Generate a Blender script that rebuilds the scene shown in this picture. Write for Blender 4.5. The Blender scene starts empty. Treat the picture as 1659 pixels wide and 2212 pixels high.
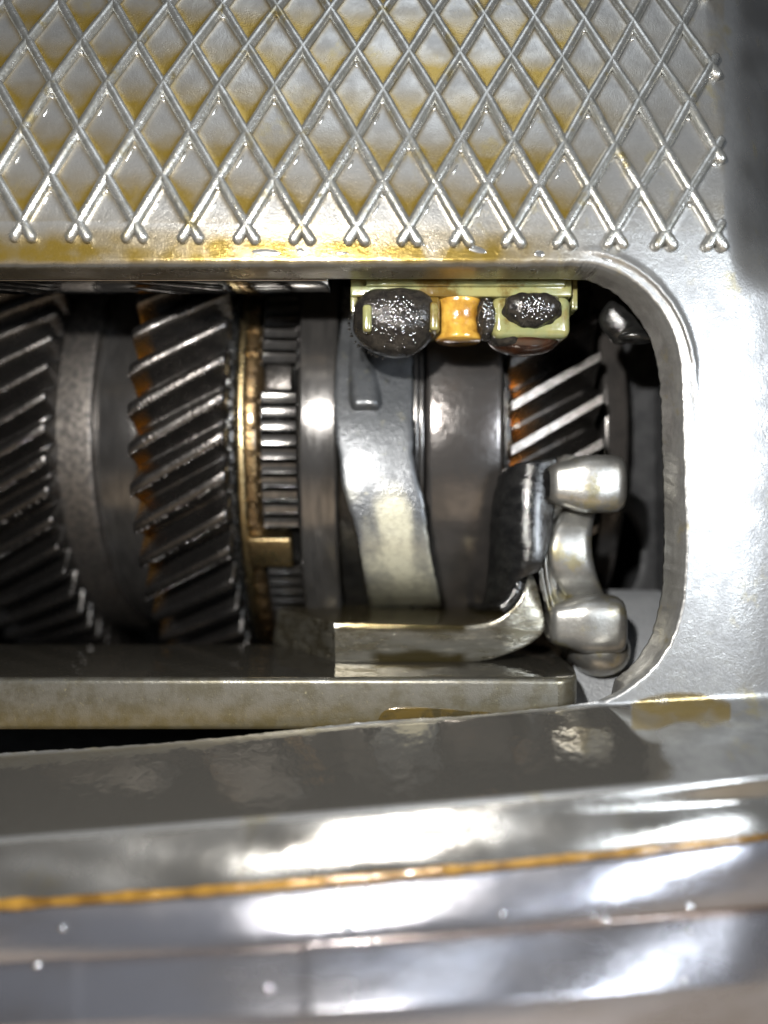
import bpy, bmesh, math, random
import numpy as np
from mathutils import Vector, Matrix, noise as mnoise

S = 0.01            # one model unit is a centimetre
D0 = 16.0           # camera to the casing face, cm
sc = bpy.context.scene
col = sc.collection
rnd = random.Random(7)
R = math.radians

# ---------------------------------------------------------------- camera
cam_d = bpy.data.cameras.new('camera')
cam = bpy.data.objects.new('camera', cam_d); col.objects.link(cam)
cam.location = (0, -D0 * S, 0); cam.rotation_euler = (R(90), 0, 0)
cam_d.sensor_fit = 'HORIZONTAL'; cam_d.sensor_width = 36
cam_d.lens = 36 * D0 / 16.59
cam_d.clip_start = 0.005; cam_d.clip_end = 20
cam_d.dof.use_dof = True
cam_d.dof.focus_distance = 16.9 * S
cam_d.dof.aperture_fstop = cam_d.lens * 0.001 / (2 * 0.35 * S)
sc.camera = cam

# ---------------------------------------------------------------- world and lamps
w = bpy.data.worlds.new('World'); sc.world = w; w.use_nodes = True
bg = w.node_tree.nodes['Background']
bg.inputs[0].default_value = (0.62, 0.72, 0.95, 1); bg.inputs[1].default_value = 0.03

def lamp(name, kind, loc, power, size, color, target=(0, 0, 0)):
    d = bpy.data.lights.new(name, kind)
    d.energy = power; d.color = color
    o = bpy.data.objects.new(name, d); col.objects.link(o)
    o.location = Vector(loc) * S
    if kind == 'AREA':
        d.shape = 'DISK'; d.size = size * S
        o.rotation_euler = (Vector(target) - Vector(loc)).to_track_quat('-Z', 'Y').to_euler()
    else:
        d.shadow_soft_size = size * S
    return o
lamp('torch_lamp', 'POINT', (-2.9, -15.4, 6.2), 2.7, 0.36, (1.0, 0.97, 0.93))
lamp('overhead_fill', 'AREA', (2, -14, 42), 0.3, 22, (0.84, 0.91, 1.0), (0, -2, 0))  # added overhead soft light for broad blue-white reflections
lamp('side_fill', 'AREA', (20, -25, 4), 0.92, 9, (0.84, 0.91, 1.0), (7, 0, 0))  # added unseen light, placed so the right casing reflects it

sc.view_settings.view_transform = 'Standard'
sc.view_settings.look = 'None'
sc.view_settings.exposure = 0.15
sc.view_settings.gamma = 1.0
sc.cycles.use_denoising = True
sc.cycles.max_bounces = 8
sc.cycles.sample_clamp_indirect = 6
sc.cycles.sample_clamp_direct = 0

# ---------------------------------------------------------------- helpers
def P(px, py, y):
    f = (D0 + y) / D0 / 100
    return ((px - 829.5) * f, y, (1106 - py) * f)

def WX(px, y): return (px - 829.5) / 100 * (D0 + y) / D0

def sstep(a, b, x):
    t = np.clip((x - a) / (b - a), 0, 1)
    return t * t * (3 - 2 * t)

def wloc(o):
    v = Vector((0, 0, 0))
    while o is not None:
        v = v + Vector(o.location); o = o.parent
    return v

def mesh_obj(name, verts, faces, mat, parent=None, smooth=True, attrs=None, local=False):
    me = bpy.data.meshes.new(name)
    v = np.asarray(verts, dtype=float) * S
    if parent is not None and not local:
        v = v - np.array(wloc(parent))
    me.from_pydata(v.tolist(), [], [tuple(f) for f in faces])
    if attrs:
        for k, a in attrs.items():
            at = me.attributes.new(k, 'FLOAT', 'POINT')
            at.data.foreach_set('value', np.asarray(a, dtype=np.float32).ravel())
    if smooth:
        me.polygons.foreach_set('use_smooth', [True] * len(me.polygons))
    me.materials.append(mat); me.update()
    o = bpy.data.objects.new(name, me); col.objects.link(o)
    if parent is not None: o.parent = parent
    return o

def thing(name, label, cat, loc=(0, 0, 0), group=None):
    o = bpy.data.objects.new(name, None); col.objects.link(o)
    o.empty_display_size = 0.01
    o.location = Vector(loc) * S
    o['label'] = label; o['category'] = cat
    if group: o['group'] = group
    return o

def tag(o, label, cat=None, group=None):
    o['label'] = label
    if cat: o['category'] = cat
    if group: o['group'] = group
    return o

def grid_faces(nr, nc, closed=False, flip=False):
    f = []
    m = nc if closed else nc - 1
    for i in range(nr - 1):
        for j in range(m):
            a, b = i * nc + j, i * nc + (j + 1) % nc
            c, d = a + nc, b + nc
            f.append((a, c, d, b) if flip else (a, b, d, c))
    return f

def lathe_x(name, prof, ax, mat, parent, segs=144, attrf=None, smooth=True, arc=None):
    """surface of revolution about the X axis through (y, z) = ax; prof = [(x, r)]"""
    n = len(prof)
    a0, a1 = arc or (0, 2 * math.pi)
    closed = arc is None
    m = segs if closed else segs + 1
    vs = []; at = []
    for x, r in prof:
        for j in range(m):
            t = a0 + (a1 - a0) * j / segs
            vs.append((x, ax[0] - r * math.cos(t), ax[1] + r * math.sin(t)))
            if attrf: at.append(attrf(x, r, t))
    o = mesh_obj(name, vs, grid_faces(n, m, closed, flip=True), mat, parent, smooth, {'oil': at} if attrf else None)
    return o

def rprof(x0, x1, r, rad, n=4, r_in=None):
    """profile of a ring land with rounded shoulders"""
    p = []
    ri = r_in if r_in is not None else r - 1.0
    p.append((x0, ri))
    for k in range(n + 1):
        a = math.pi / 2 * k / n
        p.append((x0 + rad * (1 - math.sin(a)) if False else x0 + rad - rad * math.cos(a), r - rad + rad * math.sin(a)))
    for k in range(n + 1):
        a = math.pi / 2 * (1 - k / n)
        p.append((x1 - rad + rad * math.cos(a), r - rad + rad * math.sin(a)))
    p.append((x1, ri))
    return p

def rbox(name, lo, hi, bev, mat, parent, segs=3, xf=None):
    bm = bmesh.new()
    bmesh.ops.create_cube(bm, size=1)
    for v in bm.verts:
        v.co = Vector([lo[i] + (v.co[i] + .5) * (hi[i] - lo[i]) for i in range(3)])
    bmesh.ops.bevel(bm, geom=list(bm.edges), offset=bev, segments=segs, profile=.5, affect='EDGES')
    vs = [tuple(v.co) for v in bm.verts]
    if xf: vs = [xf(*v) for v in vs]
    bm.verts.index_update()
    fs = [tuple(v.index for v in f.verts) for f in bm.faces]
    bm.free()
    return mesh_obj(name, vs, fs, mat, parent)

def crom(pts, n):
    pts = [np.array(p, float) for p in pts]
    out = []
    for i in range(len(pts) - 1):
        p0 = pts[max(i - 1, 0)]; p1 = pts[i]; p2 = pts[i + 1]; p3 = pts[min(i + 2, len(pts) - 1)]
        for k in range(n):
            t = k / n
            out.append(.5 * ((2 * p1) + (-p0 + p2) * t + (2 * p0 - 5 * p1 + 4 * p2 - p3) * t * t + (-p0 + 3 * p1 - 3 * p2 + p3) * t ** 3))
    out.append(pts[-1])
    return np.array(out)

def tube(name, pts, rad, mat, parent, segs=10, cap=True, squash=None):
    """tube through pts (cm); rad a number or list; rounded ends"""
    pts = [Vector(p) for p in pts]
    n = len(pts)
    rads = [rad] * n if not hasattr(rad, '__len__') else list(rad)
    if cap:
        d0 = (pts[0] - pts[1]).normalized(); d1 = (pts[-1] - pts[-2]).normalized()
        r0, r1 = rads[0], rads[-1]
        pre = [pts[0] + d0 * r0 * s for s in (1.0, .85, .5)]; prr = [r0 * .05, r0 * .55, r0 * .87]
        pos = [pts[-1] + d1 * r1 * s for s in (.5, .85, 1.0)]; por = [r1 * .87, r1 * .55, r1 * .05]
        pts = pre + pts + pos; rads = prr + rads + por
        n = len(pts)
    vs = []
    for i, p in enumerate(pts):
        t = (pts[min(i + 1, n - 1)] - pts[max(i - 1, 0)]).normalized()
        u = t.cross(Vector((0, 1, 0))).normalized(); v = t.cross(u).normalized()
        for j in range(segs):
            a = 2 * math.pi * j / segs
            q = p + (u * math.cos(a) + v * math.sin(a) * (squash or 1)) * rads[i]
            vs.append(tuple(q))
    fs = grid_faces(n, segs, True)
    fs.append(tuple(range(segs - 1, -1, -1))); fs.append(tuple((n - 1) * segs + j for j in range(segs)))
    return mesh_obj(name, vs, fs, mat, parent)

# ---------------------------------------------------------------- materials
def mat_metal(name, c1, c2, metal=1.0, r1=.3, r2=.45, cscale=2.0, bump=.02, bscale=18.0, stretch=(1, 1, 1),
              coat=0.0, coat_r=.05, attr=None, oil_c=(.30, .16, .02), oil_r=.12, oil_metal=None, wet=None, fine=0.0, fscale=60.0,
              emis=None, grit=0.0, transmission=0, ramp=(.35, .65), patches=None, attr_noise=.9, spec=.5):
    m = bpy.data.materials.new(name); m.use_nodes = True
    nt = m.node_tree; N = nt.nodes; L = nt.links
    b = N['Principled BSDF']
    geo = N.new('ShaderNodeNewGeometry')
    mp = N.new('ShaderNodeMapping'); mp.inputs['Scale'].default_value = tuple(100 * s for s in stretch)
    L.new(geo.outputs['Position'], mp.inputs['Vector'])
    def nz(scale, detail=4, rough=.6):
        n = N.new('ShaderNodeTexNoise'); n.inputs['Scale'].default_value = scale
        n.inputs['Detail'].default_value = detail; n.inputs['Roughness'].default_value = rough
        L.new(mp.outputs[0], n.inputs['Vector']); return n.outputs['Fac']
    def ramp_(src, a, c):
        r = N.new('ShaderNodeMapRange'); r.interpolation_type = 'SMOOTHSTEP'
        r.inputs['From Min'].default_value = a; r.inputs['From Max'].default_value = c
        L.new(src, r.inputs['Value']); return r.outputs[0]
    def mixc(f, a, c):
        x = N.new('ShaderNodeMix'); x.data_type = 'RGBA'
        L.new(f, x.inputs[0])
        for idx, s in ((6, a), (7, c)):
            if isinstance(s, tuple): x.inputs[idx].default_value = (*s, 1)
            else: L.new(s, x.inputs[idx])
        return x.outputs[2]
    def mixf(f, a, c):
        x = N.new('ShaderNodeMix'); x.data_type = 'FLOAT'
        L.new(f, x.inputs[0])
        for idx, s in ((2, a), (3, c)):
            if isinstance(s, (int, float)): x.inputs[idx].default_value = s
            else: L.new(s, x.inputs[idx])
        return x.outputs[0]
    n1 = ramp_(nz(cscale), *ramp)
    c = mixc(n1, c1, c2); r = mixf(n1, r1, r2); mt = None
    if patches:
        pc, pscale, pa, pb = patches
        n3 = ramp_(nz(pscale, 6, .65), pa, pb)
        c = mixc(n3, c, pc)
    if attr:
        a = N.new('ShaderNodeAttribute'); a.attribute_name = attr
        # break the edge of the oil up with a little noise
        ad = N.new('ShaderNodeMath'); ad.operation = 'MULTIPLY_ADD'
        sub = N.new('ShaderNodeMath'); sub.operation = 'SUBTRACT'; sub.inputs[1].default_value = .5
        L.new(nz(5.0, 5, .7), sub.inputs[0])
        pr = N.new('ShaderNodeMath'); pr.operation = 'MULTIPLY'; L.new(sub.outputs[0], pr.inputs[0]); L.new(a.outputs['Fac'], pr.inputs[1])
        L.new(pr.outputs[0], ad.inputs[0]); ad.inputs[1].default_value = attr_noise; L.new(a.outputs['Fac'], ad.inputs[2]); ad.use_clamp = True
        f = ad.outputs[0]
        c = mixc(f, c, oil_c); r = mixf(f, r, oil_r)
        if oil_metal is not None: mt = mixf(f, metal, oil_metal)
    wetf = None
    if wet:
        a = N.new('ShaderNodeAttribute'); a.attribute_name = 'wet'
        wetf = a.outputs['Fac']
        wc, wr, wm = wet
        c = mixc(wetf, c, wc); r = mixf(wetf, r, wr); mt = mixf(wetf, mt if mt is not None else metal, wm)
    L.new(c, b.inputs['Base Color']); L.new(r, b.inputs['Roughness'])
    if mt is None: b.inputs['Metallic'].default_value = metal
    else: L.new(mt, b.inputs['Metallic'])
    b.inputs['Coat Weight'].default_value = coat; b.inputs['Coat Roughness'].default_value = coat_r
    b.inputs['Specular IOR Level'].default_value = spec
    if transmission: b.inputs['Transmission Weight'].default_value = transmission
    h = None
    if bump:
        bp = N.new('ShaderNodeBump'); bp.inputs['Strength'].default_value = 1.0
        bp.inputs['Distance'].default_value = bump * S
        L.new(nz(bscale, 5, .6), bp.inputs['Height'])
        if wetf is not None:
            L.new(mixf(wetf, 1.0, .16), bp.inputs['Strength'])
        h = bp.outputs[0]
    if fine:
        bp2 = N.new('ShaderNodeBump'); bp2.inputs['Strength'].default_value = 1.0
        bp2.inputs['Distance'].default_value = fine * S
        L.new(nz(fscale, 2, .5), bp2.inputs['Height'])
        if wetf is not None:
            L.new(mixf(wetf, 1.0, .03), bp2.inputs['Strength'])
        if h is not None: L.new(h, bp2.inputs['Normal'])
        h = bp2.outputs[0]
    if wetf is not None:      # slow ripples in the oil film
        bp4 = N.new('ShaderNodeBump'); bp4.inputs['Distance'].default_value = .018 * S
        L.new(nz(1.5, 3, .55), bp4.inputs['Height']); L.new(wetf, bp4.inputs['Strength'])
        L.new(h, bp4.inputs['Normal']); h = bp4.outputs[0]
    if grit:
        vo = N.new('ShaderNodeTexVoronoi'); vo.inputs['Scale'].default_value = 16.0
        L.new(mp.outputs[0], vo.inputs['Vector'])
        bp3 = N.new('ShaderNodeBump'); bp3.inputs['Strength'].default_value = 1.0; bp3.inputs['Distance'].default_value = grit * S
        bp3.invert = True
        L.new(vo.outputs['Distance'], bp3.inputs['Height'])
        if h is not None: L.new(h, bp3.inputs['Normal'])
        h = bp3.outputs[0]
    if h is not None: L.new(h, b.inputs['Normal'])
    return m

M = {}
M['cast'] = mat_metal('cast_aluminium', attr_noise=.45, c1=(.34, .34, .33), c2=(.24, .24, .235), metal=.78, r1=.29, r2=.42, cscale=1.6, bump=.006, bscale=8,
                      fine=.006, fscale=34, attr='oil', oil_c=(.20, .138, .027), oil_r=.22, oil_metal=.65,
                      wet=((.27, .255, .225), .045, .88), patches=((.32, .29, .20), 1.1, .56, .72))
M['rib'] = mat_metal('cast_rib', (.36, .36, .34), (.22, .22, .20), metal=.8, r1=.24, r2=.36, cscale=3, bump=.016, bscale=9, fine=.004, fscale=45, coat=.9, coat_r=.08, patches=((.24, .20, .10), 1.6, .54, .7))
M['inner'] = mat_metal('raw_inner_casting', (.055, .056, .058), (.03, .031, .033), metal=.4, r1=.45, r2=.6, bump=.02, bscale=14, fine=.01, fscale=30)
M['wetplate'] = mat_metal('oil_wet_plate', (.34, .33, .31), (.30, .29, .28), metal=1, r1=.05, r2=.09, bump=.012, bscale=1.4, stretch=(1, .5, 1))
M['gear'] = mat_metal('dark_gear_steel', (.10, .093, .087), (.055, .052, .049), metal=.95, r1=.26, r2=.36, cscale=2.5, bump=.008, bscale=14, fine=.018, fscale=13, coat=.35, coat_r=.08,
                      attr='oil', oil_c=(.70, .33, .025), oil_r=.10)
M['gearland'] = mat_metal('ground_steel', (.33, .31, .30), (.22, .21, .20), metal=1, r1=.3, r2=.42, cscale=5, fine=.006, fscale=26)
M['steel'] = mat_metal('turned_steel', (.14, .134, .128), (.09, .087, .084), metal=.8, r1=.15, r2=.22, cscale=1.2, bump=.004, bscale=6, stretch=(6, 1, 1), attr=None, coat=.3, coat_r=.1)
M['hatch'] = mat_metal('ground_collar_steel', (.15, .135, .12), (.06, .056, .053), metal=.9, r1=.36, r2=.5, cscale=7, fine=.01, fscale=22, coat=.2)
M['drum'] = mat_metal('brown_steel', (.115, .105, .098), (.07, .066, .063), metal=.7, r1=.15, r2=.26, cscale=1.1, bump=.01, bscale=5, coat=.35, coat_r=.06)
M['brass'] = mat_metal('oily_brass', (.50, .39, .20), (.28, .21, .11), metal=1, r1=.22, r2=.34, cscale=2.2, bump=.02, bscale=8, coat=.4)
M['fork'] = mat_metal('forged_fork_steel', (.095, .10, .105), (.06, .064, .068), metal=.5, r1=.26, r2=.36, cscale=1.6, bump=.012, bscale=7, fine=.004, fscale=28,
                      attr_noise=1.6, attr='oil', oil_c=(.36, .345, .26), oil_r=.40, oil_metal=.3, coat=.25, coat_r=.12, patches=((.12, .12, .10), 3.0, .60, .70))
M['base'] = mat_metal('stained_plate_steel', (.215, .205, .17), (.085, .075, .05), metal=.78, r1=.17, r2=.30, cscale=2.6, bump=.006, bscale=10, fine=.005, fscale=36, patches=((.40, .37, .29), 4, .56, .70), stretch=(.4, 1, 1.5), coat=.6, coat_r=.07,
                      attr='oil', oil_c=(.07, .055, .022), oil_r=.12)
M['dark'] = mat_metal('black_oiled_steel', (.028, .028, .028), (.05, .05, .048), metal=.8, r1=.10, r2=.22, cscale=3, bump=.016, bscale=9, stretch=(.8, 1, 1.5), coat=.15, coat_r=.05)
M['bright'] = mat_metal('worn_bright_steel', (.38, .375, .35), (.24, .236, .22), metal=.85, r1=.28, r2=.40, cscale=1.6, bump=.006, bscale=10, fine=.003, fscale=35, coat=.25, coat_r=.10, patches=((.30, .27, .17), 1.3, .52, .66))
M['rail'] = mat_metal('rail_steel', (.215, .208, .18), (.115, .106, .078), metal=.75, r1=.32, r2=.44, cscale=2.2, bump=.004, bscale=12, fine=.005, fscale=36, patches=((.34, .31, .20), 9, .60, .72), attr='oil', oil_c=(.22, .16, .04), oil_r=.35,
                      wet=((.055, .05, .04), .05, .7))
M['plastic'] = mat_metal('pale_green_plastic', (.155, .17, .080), (.20, .185, .070), metal=0, r1=.12, r2=.2, patches=((.09, .055, .010), 1.3, .46, .66), cscale=1.5, bump=.01, bscale=4, coat=.8, coat_r=.04, attr='oil', oil_c=(.32, .20, .02), oil_r=.1)
M['amber'] = mat_metal('amber_plastic', (.46, .27, .045), (.22, .10, .012), metal=0, r1=.15, r2=.22, cscale=1.6, bump=.03, bscale=3, coat=1, coat_r=.03)
M['sludge'] = mat_metal('metal_sludge', (.012, .011, .010), (.025, .022, .018), metal=.2, r1=.06, r2=.12, cscale=5, grit=.008, bump=.012, bscale=12, spec=.25, coat=.1, coat_r=.04)
M['brownoil'] = mat_metal('brown_oil_drop', (.030, .010, .004), (.012, .006, .004), metal=0, r1=.06, r2=.12, cscale=2, bump=.01, bscale=5, coat=1, coat_r=.03)
M['drop'] = mat_metal('glint_oil_drop', (.62, .62, .60), (.55, .54, .50), metal=.9, r1=.14, r2=.22, cscale=3, bump=0)  # pale metal colour lets the oil drops show as white glints
M['bead'] = mat_metal('amber_sealant', (.30, .165, .03), (.10, .05, .009), metal=.15, r1=.10, r2=.2, cscale=1.5, bump=.04, bscale=3, coat=1, coat_r=.05)
M['flange'] = mat_metal('flange_aluminium', (.36, .37, .42), (.27, .265, .28), metal=.85, r1=.17, r2=.28, cscale=.7, bump=.03, bscale=1.2, stretch=(.4, 1, 1), fine=.004, attr='oil', oil_c=(.15, .10, .07), oil_r=.3, coat=.4)
M['bench'] = mat_metal('tan_bench', (.42, .32, .21), (.34, .26, .18), metal=0, r1=.6, r2=.7, cscale=.5, bump=.02, bscale=4)
M['amberoil'] = mat_metal('amber_oil_film', (.42, .15, .008), (.20, .07, .006), metal=.5, r1=.08, r2=.15, cscale=4, bump=.03, bscale=6, coat=1, coat_r=.03)

# ---------------------------------------------------------------- casing sheet
HO = [((-150, 576), (-150, -200)), ((933, 575), (933, -200)), ((1200, 574), (1400, -200)), ((1253, 574), (1640, -200)),
      ((1296, 580), (1850, -200)), ((1344, 600), (1850, 100)), ((1387, 632), (1850, 300)), ((1424, 676), (1850, 450)), ((1446, 718), (1850, 600)),
      ((1460, 765), (1850, 700)), ((1465, 821), (1850, 821)), ((1471, 1021), (1850, 1021)), ((1474, 1180), (1850, 1180)),
      ((1469, 1278), (1850, 1300)), ((1460, 1333), (1850, 1420)), ((1440, 1387), (1850, 1520)), ((1407, 1435), (1850, 1620)),
      ((1362, 1476), (1850, 1780)), ((1314, 1504), (1700, 1797)), ((1271, 1517), (1500, 1815)), ((1187, 1529), (1300, 1838)),
      ((1096, 1538), (1150, 1853)), ((1005, 1547), (1040, 1865)), ((830, 1557), (840, 1885)), ((700, 1569), (700, 1898)),
      ((500, 1591), (500, 1914)), ((300, 1609), (300, 1925)), ((0, 1627), (0, 1945)), ((-150, 1635), (-150, 1955))]
II = [(-150, 603), (933, 603), (1190, 603), (1235, 604), (1270, 608), (1318, 629), (1355, 661), (1388, 703), (1404, 733), (1416, 775), (1425, 830), (1431, 1000),
      (1434, 1150), (1429, 1271), (1420, 1325), (1405, 1375), (1375, 1425), (1330, 1466), (1300, 1486), (1262, 1502)]
BL = np.array([(-200, 1638), (0, 1627), (300, 1609), (500, 1591), (700, 1569), (830, 1557), (1005, 1547), (1187, 1529), (1271, 1520), (1400, 1516), (1659, 1500), (1900, 1490)], float)
FL = np.array([(-200, 1827), (0, 1808), (400, 1776), (830, 1744), (1200, 1712), (1659, 1668), (1900, 1650)], float)
SL = np.array([(-200, 1960), (0, 1945), (300, 1925), (500, 1914), (700, 1898), (830, 1885), (1150, 1853), (1400, 1826), (1659, 1797), (1900, 1770)], float)
def li(A, x):
    k = id(A)
    if k not in LIC: LIC[k] = np.polyfit((A[:, 0] - 830) / 1000, A[:, 1], 4 if A is BL else 2)
    return np.polyval(LIC[k], (np.asarray(x, float) - 830) / 1000)
LIC = {}

def h_depth(px, py):
    """depth of the casing face behind the y=0 plane seen at (px, py); all arrays"""
    px = np.asarray(px, float); py = np.asarray(py, float)
    y = 1.4 * (np.clip(500 - py, 0, None) / 500) ** 2
    ed = np.interp(py, [0, 150, 300, 450, 560], [1522, 1536, 1556, 1562, 1572])
    wr = 1 - sstep(430, 640, py)
    d = np.clip(px - ed, 0, None) / 100
    y = y + wr * (1.5 * d ** 1.6)
    # gently dished right wall of the casing
    y = y + (1 - wr) * 0.10 * np.clip((px - 1560) / 100, 0, None) ** 2
    # ledge and nose under the opening
    B = li(BL, px); F = li(FL, px); SS = li(SL, px)
    q = (py - 1106) / 100; b = (B - 1106) / 100
    k0 = .384
    rightmix = sstep(1280, 1420, px)
    yl = (b - q) / (k0 + q / 16)
    soft = 48 * rightmix + .01
    yl = np.where(py > B, yl * sstep(-soft, soft * 2.2, py - B), 0)
    qF = (F - 1106) / 100
    yF = (b - qF) / (k0 + qF / 16)
    yy = np.where(py < F, yl, yF)
    n = 24
    u0 = np.clip((py - F) / (SS - F), 0, 1.15)
    for i in range(n):
        u = u0 * (i + .5) / n
        k = np.interp(u, [0, .08, .16, .6, .85, 1.0, 1.2], [.5, .85, 1.05, 1.35, 2.0, 3.5, 6])
        qq = qF + u * (SS - F) / 100
        dq = u0 / n * (SS - F) / 100
        yy = yy - dq * (16 + yy) / 16 / (k + qq / 16)
    und = (np.sin(px * .0071 + 1.3) * .6 + np.sin(px * .0163 + py * .011) * .4 + np.sin(px * .031 - py * .02 + 2) * .15)
    yy = yy + (.02 * und + .10 * ((px - 560) / 600) ** 2) * sstep(0, 60, py - F)
    return y + yy

Hc = np.array([a for a, b in HO], float); Oc = np.array([b for a, b in HO], float); Ic = np.array(II + [II[-1]] * (len(HO) - len(II)), float)
nI = len(II)
# subdivide along the outline (smooth curve through the control points)
sub = [max(2, int(np.hypot(*(Hc[i + 1] - Hc[i])) / 5)) if i > 3 else (170, 90, 60, 60)[i] for i in range(len(HO) - 1)]
def densify(C, smooth=True):
    out = []
    for i in range(len(C) - 1):
        p0, p1, p2, p3 = C[max(i - 1, 0)], C[i], C[i + 1], C[min(i + 2, len(C) - 1)]
        L = np.hypot(*(p2 - p1)) + 1e-6
        m1 = (p2 - p0) * .5; m2 = (p3 - p1) * .5
        for m in (m1, m2):
            l = np.hypot(*m)
            if l > L: m *= L / l
        for k in range(sub[i]):
            t = k / sub[i]
            if smooth:
                out.append((2 * t ** 3 - 3 * t ** 2 + 1) * p1 + (t ** 3 - 2 * t ** 2 + t) * m1 + (-2 * t ** 3 + 3 * t ** 2) * p2 + (t ** 3 - t ** 2) * m2)
            else:
                out.append(p1 + (p2 - p1) * t)
    out.append(C[-1]); return np.array(out)
H = densify(Hc); O = densify(Oc, False); I = densify(Ic)
idx = np.concatenate([np.linspace(i, i + 1, sub[i], endpoint=False) for i in range(len(sub))] + [[len(HO) - 1.0]])
nc = len(H)
for j in range(nc):      # slightly ragged cast edge
    a = mnoise.noise(Vector((H[j, 0] * .05, H[j, 1] * .05, 3))) * 2.2 + mnoise.noise(Vector((H[j, 0] * .2, H[j, 1] * .2, 9))) * 1.0
    dv = O[j] - H[j]; H[j] += dv / np.hypot(*dv) * a
    b = mnoise.noise(Vector((I[j, 0] * .06, I[j, 1] * .06, 13))) * 3.0 + mnoise.noise(Vector((I[j, 0] * .25, I[j, 1] * .25, 19))) * 1.5
    I[j] += dv / np.hypot(*dv) * b * (idx[j] > 3.5)

# lattice of the ribs, in picture rows and columns at the real depth of the sheet
X0 = np.array([-431, -311, -191, -71, 50, 170, 291, 412, 532, 652, 770, 884, 996, 1108, 1219, 1328, 1436, 1545, 1652, 1757, 1860], float)   # column 0 = index 4
RL = np.array([480, 378, 278, 178, 88, 3, -80, -160, -240], float)
RR = np.array([505, 414, 327, 230, 148, 62, -20, -100, -180], float)
RS = np.array([1, 1, .999, .995, .985, .972, .955, .94, .92])
def node(c, r):
    x = np.interp(c + 4, np.arange(len(X0)), X0)
    s = np.interp(r, np.arange(9), RS) if r >= 0 else 1.0
    x = 829.5 + (x - 829.5) * s
    l = np.interp(r, np.arange(9), RL) if r >= 0 else 480 - 102 * r
    rr = np.interp(r, np.arange(9), RR) if r >= 0 else 505 - 95 * r
    return x, l + (rr - l) * (max(x, 0) / 1600) ** 1.3
def lattice_uv(px, py):
    l, rr = RL, RR
    t = (np.clip(px, 0, 1700) / 1600) ** 1.3
    # row value by interpolation between rows
    v = np.zeros_like(px)
    yrow = [l[i] + (rr[i] - l[i]) * t for i in range(9)]
    v = (yrow[0] - py) / 100.0 * (py > yrow[0])
    for i in range(8):
        m = (py <= yrow[i]) & (py > yrow[i + 1])
        v = np.where(m, i + (yrow[i] - py) / (yrow[i] - yrow[i + 1]), v)
    v = np.where(py <= yrow[8], 8, v)
    s = np.interp(v, np.arange(9), RS)
    x = 829.5 + (px - 829.5) / s
    u = np.interp(x, X0, np.arange(len(X0))) - 4
    return u, v

ts = np.concatenate([np.linspace(0, .06, 10, endpoint=False), np.linspace(.06, 1, 150)])
rows = []; oil = []; wet = []
def attrs_at(px, py, d, ix):
    u, v = lattice_uv(px, py)
    a = u - v / 2; b = u + v / 2
    fa = a - np.floor(a); fb = b - np.floor(b)
    hh = ((1 - fa) + fb) / 2
    cell = 1 - sstep(.14, .70, hh)
    rib_oil_shade = np.maximum(1 - sstep(.0, .24, np.minimum(fa, 1 - fa)), 1 - sstep(.0, .24, np.minimum(fb, 1 - fb)))  # oil in the rib roots plus shade painted along both rib sides
    o1 = np.clip(cell * 1.0 + rib_oil_shade * .8, 0, 1)
    inpan = (v > 0.02) & (px < 1565)
    fade = 1 - .75 * sstep(1150, 1420, px)
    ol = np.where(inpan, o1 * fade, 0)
    # amber band along the lower edge of the ribbed panel
    band = sstep(470, 540, py) * (1 - sstep(558, 580, py)) * (1 - sstep(1050, 1330, px)) * .9
    ol = np.maximum(ol, np.where(v <= .02, band, 0))
    # amber puddle right of the opening
    ex = (px - 1470) / 112; top = 1497 + 26 * ex ** 2; bot = 1566 - 6 * np.cos(ex * 5) - 12 * ex
    pud = sstep(1, .93, np.abs(ex)) * sstep(-5, 5, py - top) * sstep(-6, 6, bot - py)
    ol = np.maximum(ol, pud * .95)
    B = li(BL, px); F = li(FL, px)
    bx = np.interp(py, [1500, 1560, 1600, 1650, 1700, 1760], [1370, 1408, 1424, 1445, 1462, 1470])
    bx = bx + 6 * np.sin(py / 9.0)
    wt = sstep(2, 10, py - B) * (1 - sstep(-8, 2, py - F)) * (1 - sstep(-5, 5, px - bx))
    wt = wt * (1 - pud) + pud * .2
    ol = np.where(wt > .4, 0.0, ol)
    pat = np.array([mnoise.noise(Vector((a_ * .006, b_ * .014, 5))) for a_, b_ in zip(px, py)])
    cn = np.array([mnoise.noise(Vector((math.floor(p_) * 1.7, math.floor(q_) * 2.3, 8.5))) for p_, q_ in zip(a, b)])
    rn = np.array([mnoise.noise(Vector((p_ * .022, q_ * .035, 15))) for p_, q_ in zip(px, py)])
    ol = np.clip(ol * (1 + .3 * cn + .45 * rn), 0, 1)
    wt = np.maximum(wt, sstep(1575, 1620, px) * (1 - sstep(480, 640, py)) * np.clip(.5 + .8 * pat, .1, .8))
    wt = np.maximum(wt, sstep(4, 20, py - F) * np.clip(.42 + .5 * pat, .05, .8))
    return ol, wt
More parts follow.
